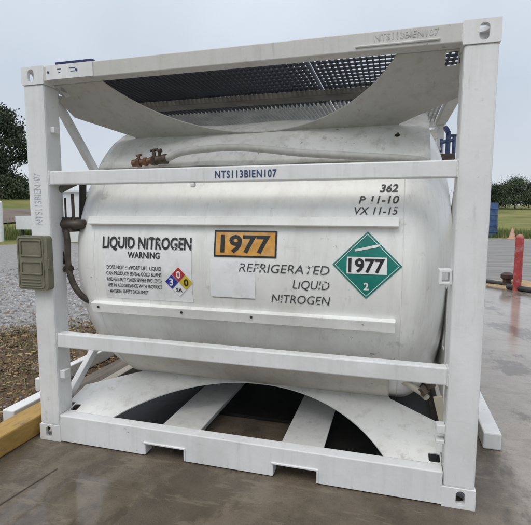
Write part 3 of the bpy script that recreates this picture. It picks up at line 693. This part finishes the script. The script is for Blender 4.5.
# red bollard
m = MB(); bx_, by_ = 5.20, 8.40
m.tube([(bx_, by_, 0), (bx_, by_, 1.16), (bx_, by_, 1.20), (bx_, by_, 1.24), (bx_, by_, 1.26)], [.085, .085, .08, .05, .012], 20)
tag(m.build('bollard', REDP, smooth=40), 'faded red steel bollard standing at the edge of the wet pad', 'bollard')
# sand heap against the rail
m = MB(); n_ = 22; vs_ = []
for i in range(n_ + 1):
    for j in range(9):
        u = i / n_; v = j / 8 * 2 - 1
        hgt = (.03 + .20 * (u ** 1.5) * (1 - sstep(.86, 1, u))) * (1 - v * v)
        vs_.append((4.45 + u * 1.15 + v * .33, 9.95 - u * 1.25 + v * .30, -.012 + max(0, hgt + .03 * noise.noise(Vector((u * 9, v * 4, 0))) * (1 - v * v))))
m.add(vs_, [(i * 9 + j, (i + 1) * 9 + j, (i + 1) * 9 + j + 1, i * 9 + j + 1) for i in range(n_) for j in range(8)])
tag(m.build('sand_heap', SAND, smooth=60), 'low tan sand heap behind the dark pipe rail', 'sand heap')
# blue drums and a cone at the far side of the road
def drum(az, r, label, h_=1.9, lift=0):
    p_ = polar(az, r); z = hill(az, r) - .02 + lift; m = MB(); R0 = .62
    m.tube([(p_.x, p_.y, z + h_ * q) for q in (0, .3, .32, .34, .64, .66, .68, .98, 1)], [R0, R0, R0 + .05, R0, R0, R0 + .05, R0, R0, R0 - .06], 20)
    tag(m.build('drum', mat('worn_blue_drum', (.05, .10, .22), .5, noise_amt=.4, noise_scale=3), smooth=40), label, 'drum', 'blue drums stacked across the road')
drum(26.45, 38.0, 'lower blue drum across the road half hidden by the right post', 1.3)
drum(26.42, 38.0, 'upper blue drum stacked on another across the road', 1.3, 1.3)
p_ = polar(28.9, 36.0); z = hill(28.9, 36) - .02; m = MB(); m.box(p_.x - .3, p_.x + .3, p_.y - .3, p_.y + .3, z, z + .05); m.tube([(p_.x, p_.y, z + .05), (p_.x, p_.y, z + .8)], [.24, .04], 14)
tag(m.build('traffic_cone', CONEO, smooth=40), 'pale orange traffic cone across the road', 'traffic cone')
# white marker post, far left
p_ = polar(-30.62, 30); m = MB(); m.tube([(p_.x, p_.y, -.02), (p_.x, p_.y, 2.35), (p_.x, p_.y, 2.42)], [.14, .14, .05], 12)
tag(m.build('marker_post', SHED, smooth=40), 'plain white post at the edge of the gravel on the far left', 'post')
# white shed across the gravel with a lower annex
c_ = polar(-24.0, 29); sh = empty('shed', (c_.x, c_.y, 0), 'white shed across the gravel seen between left post and tank', 'shed')
ax = RH; ay = FH
def obox(m, u0, u1, v0, v1, z0, z1):
    q = [(u0, v0), (u1, v0), (u1, v1), (u0, v1)]; P = [c_ + ax * a + ay * b_ for a, b_ in q]
    m.add([(p.x, p.y, z0) for p in P] + [(p.x, p.y, z1) for p in P], [(3, 2, 1, 0), (4, 5, 6, 7), (0, 1, 5, 4), (1, 2, 6, 5), (2, 3, 7, 6), (3, 0, 4, 7)])
m = MB(); obox(m, -.9, 3.2, 0, 2.6, -.02, 2.95); m.build('wall', SHED, sh)
m = MB(); obox(m, -1.05, 3.35, -.15, 2.75, 2.95, 3.06); m.build('roof', SHED, sh)
m = MB(); obox(m, .9, 1.75, -.03, 0, 0, 2.05); m.build('door', DARKTR, sh)
m = MB(); obox(m, -3.1, -.92, .2, 2.0, .75, 1.55); m.build('annex', SHED, sh)
for u in (-2.9, -1.3):
    m = MB(); obox(m, u, u + .12, .4, .52, -.02, .75); m.build('annex_leg', DARKTR, sh)

# ------------------------------------------------------------------ loose gravel stones, dead leaves, grass tufts
def scatter(name, n_, gen, verts, faces, mats, pick):
    V = []; F = []; MI = []
    for i in range(n_):
        g = gen()
        if g is None: continue
        mx_ = g; o = len(V)
        V += [tuple(mx_ @ Vector(v)) for v in verts(i)]; F += [tuple(a + o for a in f) for f in faces]; k = pick(); MI += [k] * len(faces)
    me = bpy.data.meshes.new(name); me.from_pydata(V, [], F)
    for mt in mats: me.materials.append(mt)
    me.polygons.foreach_set('material_index', MI); o = bpy.data.objects.new(name, me); col.objects.link(o); o['kind'] = 'stuff'; return o
OCT = [(1, 0, 0), (-1, 0, 0), (0, 1, 0), (0, -1, 0), (0, 0, 1), (0, 0, -1)]
OF = [(0, 2, 4), (2, 1, 4), (1, 3, 4), (3, 0, 4), (2, 0, 5), (1, 2, 5), (3, 1, 5), (0, 3, 5)]
def jit(i): return [(a * rnd.uniform(.7, 1.2) + rnd.uniform(-.2, .2), b_ * rnd.uniform(.7, 1.2) + rnd.uniform(-.2, .2), c * rnd.uniform(.7, 1.2)) for a, b_, c in OCT]
def gstone():
    r = 4.0 + 12 * rnd.random() ** 1.8; az = rnd.uniform(-44, -12); p_ = polar(az, r)
    if p_.x > -.28: return None
    if p_.y < 2.9 + (p_.x + 2.1) * .75 + rnd.gauss(0, .35) or (p_.x > -1.3 + rnd.gauss(0, .2) and p_.y < 6): 
        if rnd.random() < .95: return None
    s = rnd.uniform(.012, .034) * (1 + r * .035)
    return Matrix.Translation((p_.x, p_.y, -.010)) @ Matrix.Rotation(rnd.uniform(0, 6.3), 4, 'Z') @ Matrix.Diagonal((s, s * .8, s * .6, 1))
ST = [mat('stone_grey', (.29, .285, .285), .85, noise_scale=20, noise_amt=.3), mat('stone_dark', (.17, .165, .165), .85, noise_scale=20, noise_amt=.3), mat('stone_pale', (.40, .395, .39), .85, noise_scale=20, noise_amt=.2), mat('stone_brown', (.22, .16, .12), .9, noise_scale=20, noise_amt=.3)]
so_ = scatter('gravel_stones', 15000, gstone, jit, OF, ST, lambda: rnd.choices(range(4), (5, 3, 2, 1.5))[0])
tag(so_, 'loose grey gravel stones covering the lot left of the frame', 'gravel')
QV = [(-.5, -.3, 0), (.5, -.3, .05), (.6, .3, .15), (-.4, .3, .1)]
def gleaf():
    x = -.26 - 3.6 * rnd.random() ** 1.3; top_ = 2.9 + (x + 2.1) * .75 if x < -1.3 else 6
    y = rnd.uniform(-1.2, top_ + abs(rnd.gauss(0, .5)))
    if -.5 < x < -.34 and y > .1: return None
    s = rnd.uniform(.016, .055)
    return Matrix.Translation((x, y, .004 + rnd.random() * .02)) @ Matrix.Rotation(rnd.uniform(0, 6.3), 4, 'Z') @ Matrix.Rotation(rnd.uniform(-.5, .5), 4, 'X') @ Matrix.Diagonal((s, s * rnd.uniform(.3, .9), s, 1))
LV = [mat('dead_leaf_orange', (.17, .105, .055), .9, noise_amt=.3), mat('dead_leaf_brown', (.10, .066, .042), .9, noise_amt=.3), mat('dry_straw', (.34, .25, .12), .9), mat('weed_green', (.09, .11, .035), .9)]
lo_ = scatter('dead_leaves', 17000, gleaf, lambda i: QV, [(0, 1, 2, 3)], LV, lambda: rnd.choices(range(4), (3.5, 5, 3, 1.2))[0])
tag(lo_, 'brown and orange dead leaves strewn along the edge of the gravel', 'leaves')
BV0 = [(-.5, 0, 0), (.5, 0, 0), (.1, .9, 1)]
def gdry():
    x = -.27 - 3.2 * rnd.random() ** 1.2; y = rnd.uniform(-1.2, 2.9 + (x + 2.1) * .75 + .4 if x < -1.3 else 6)
    if noise.noise(Vector((x * 1.7, y * 1.7, 5))) < -.12 or (-.5 < x < -.34 and y > .1) or (-.74 < x < -.62 and y > .7): return None
    s = rnd.uniform(.004, .010)
    return Matrix.Translation((x, y, -.008)) @ Matrix.Rotation(rnd.uniform(0, 6.3), 4, 'Z') @ Matrix.Diagonal((s, rnd.uniform(.01, .07), rnd.uniform(.02, .075), 1))
dg_ = scatter('dry_grass', 14000, gdry, lambda i: BV0, [(0, 1, 2)], [mat('dry_grass_straw', (.33, .23, .10), .9), mat('dry_grass_brown', (.17, .10, .045), .9), mat('dry_grass_green', (.12, .13, .04), .9)], lambda: rnd.choices(range(3), (4, 3, 4))[0])
tag(dg_, 'short dry grass growing through the dead leaves left of the frame', 'grass')
BV = [(-.5, 0, 0), (.5, 0, 0), (.1, .3, 1)]
def gblade():
    if rnd.random() < .6: az = rnd.uniform(25, 38); r = 36.5 + (az - 20) * .12 + abs(rnd.gauss(0, 3.5))
    else: az = rnd.uniform(-36, -20); r = 30.4 + abs(rnd.gauss(0, 2.5))
    p_ = polar(az, r); s = rnd.uniform(.04, .09)
    return Matrix.Translation((p_.x, p_.y, hill(az, r) - .06)) @ Matrix.Rotation(rnd.uniform(0, 6.3), 4, 'Z') @ Matrix.Diagonal((s, s * 3, rnd.uniform(.25, .6) * (1 if az < 0 else rnd.uniform(.7, 1.4)), 1))
GB = [mat('grass_green', (.10, .17, .04), .9, noise_amt=.3, noise_scale=.6), mat('grass_olive', (.14, .155, .05), .9), mat('grass_straw', (.27, .23, .10), .9)]
gb = scatter('tall_grass', 14000, gblade, lambda i: BV, [(0, 1, 2)], GB, lambda: rnd.choices(range(3), (5, 4, 1.5))[0])
tag(gb, 'rough green grass along the far edges of road and gravel', 'grass')

# ------------------------------------------------------------------ trees
def make_tree(name, seed, h, crown_w, nclump, nleaf, ls, lm, trunk_h, conifer=False, csf=.13):
    R2 = random.Random(seed); V = []; F = []; tr = MB()
    tr.tube([(0, 0, -.3), (.05, 0, trunk_h), (.0, .1, h * .55), (.05, .05, h * .85)], [h * .030, h * .024, h * .014, h * .004], 8)
    cl = []
    for i in range(nclump):
        t_ = R2.random() ** .8
        z = trunk_h + (h - trunk_h) * t_
        prof_ = math.sin(math.pi * min(1, .16 + .84 * t_) ** .9) ** .7 if not conifer else (1 - t_) ** .75 + .12
        a = R2.uniform(0, 6.283); rr = crown_w / 2 * prof_ * R2.random() ** .45
        c = Vector((rr * math.cos(a), rr * math.sin(a), z + R2.uniform(-.3, .3))); cl.append(c)
        if i % 2 == 0: 
            z0 = max(trunk_h * .8, z - rr * .5); tr.tube([(0, 0, z0), (c.x * .5, c.y * .5, (z0 + z) / 2), tuple(c)], [h * .008, h * .005, h * .0015], 5)
    cs = crown_w * csf
    for i in range(nleaf):
        c = cl[R2.randrange(len(cl))]; q = Vector((R2.gauss(0, cs), R2.gauss(0, cs), R2.gauss(0, cs * .55))); p_ = c + q
        s = ls * R2.uniform(.6, 1.4); u = Vector((R2.gauss(0, 1), R2.gauss(0, 1), R2.gauss(0, .6))).normalized(); v = u.orthogonal().normalized(); v = Matrix.Rotation(R2.uniform(0, 6.28), 3, u) @ v
        o = len(V); wv = u.cross(v); V += [tuple(p_ + v * s), tuple(p_ + wv * s * .6), tuple(p_ - v * s), tuple(p_ - wv * s * .6)]; F.append((o, o + 1, o + 2, o + 3))
    return tr, V, F
def plant_tree(name, loc, rz, tm, cm, label, group, sc_=1.):
    r_ = empty(name, loc, label, 'tree', group); r_.rotation_euler.z = rz; r_.scale = (sc_,) * 3
    for nm, me in (('trunk', tm), ('crown', cm)):
        o = bpy.data.objects.new(nm, me); o.parent = r_; col.objects.link(o)
    return r_
def tree_meshes(*a, leaf=LEAFA, **k):
    tr, V, F = make_tree('t', *a, **k); tm = bpy.data.meshes.new('trunk'); tm.from_pydata(tr.v, [], tr.f); tm.materials.append(BARK)
    cm = bpy.data.meshes.new('crown'); cm.from_pydata(V, [], F); cm.materials.append(leaf); return tm, cm
T1 = tree_meshes(3, 10.5, 9.0, 80, 24000, .145, LEAFA, 1.6, leaf=LEAFA, csf=.075)
p_ = polar(-31.3, 62); plant_tree('tree', (p_.x, p_.y, hill(-31.3, 62) - .2), .6, *T1, 'dark bushy tree on the hill at the far left of the picture', 'trees on the hill')
T2 = tree_meshes(5, 4.0, 6.0, 40, 3000, .17, LEAFB, .3, leaf=LEAFB)
for i, (az, r, s, lb) in enumerate(((-28.4, 60, .62, 'low green bush right of the dark tree on the hill'), (-30.4, 58, .7, 'low green bush at the foot of the dark tree on the hill'))):
    p_ = polar(az, r); o = plant_tree('bush', (p_.x, p_.y, hill(az, r) - .5), i * 2., *T2, lb, 'bushes on the hill', s); o['category'] = 'bush'
TA = tree_meshes(11, 8.6, 8.5, 45, 11000, .15, LEAFA, 1.7, leaf=LEAFB); TB = tree_meshes(12, 8.0, 8.0, 45, 11000, .15, LEAFA, 1.5, leaf=LEAFA)
for i, (az, r, s, k, lb) in enumerate(((24.8, 122, .88, 0, 'tree of the far treeline hidden in part by the right post'), (27.1, 124, .90, 1, 'lower dark tree of the far treeline just right of the post'),
        (29.0, 120, 1.0, 0, 'tallest tree of the far treeline'), (30.7, 121, .95, 1, 'tree of the far treeline at the right picture edge'), (32.6, 122, .97, 0, 'tree of the far treeline cut by the right picture edge'),
        (28.0, 131, .95, 1, 'tree standing behind the tallest one of the far treeline'), (26.0, 132, .9, 0, 'tree set back behind the far treeline near the post'), (31.8, 132, .98, 1, 'tree set back behind the far treeline near the right edge'))):
    p_ = polar(az, r); plant_tree('tree', (p_.x, p_.y, hill(az, r) - .15), i * 1.3, *(TA if k == 0 else TB), lb, 'trees of the far treeline', s * .78)
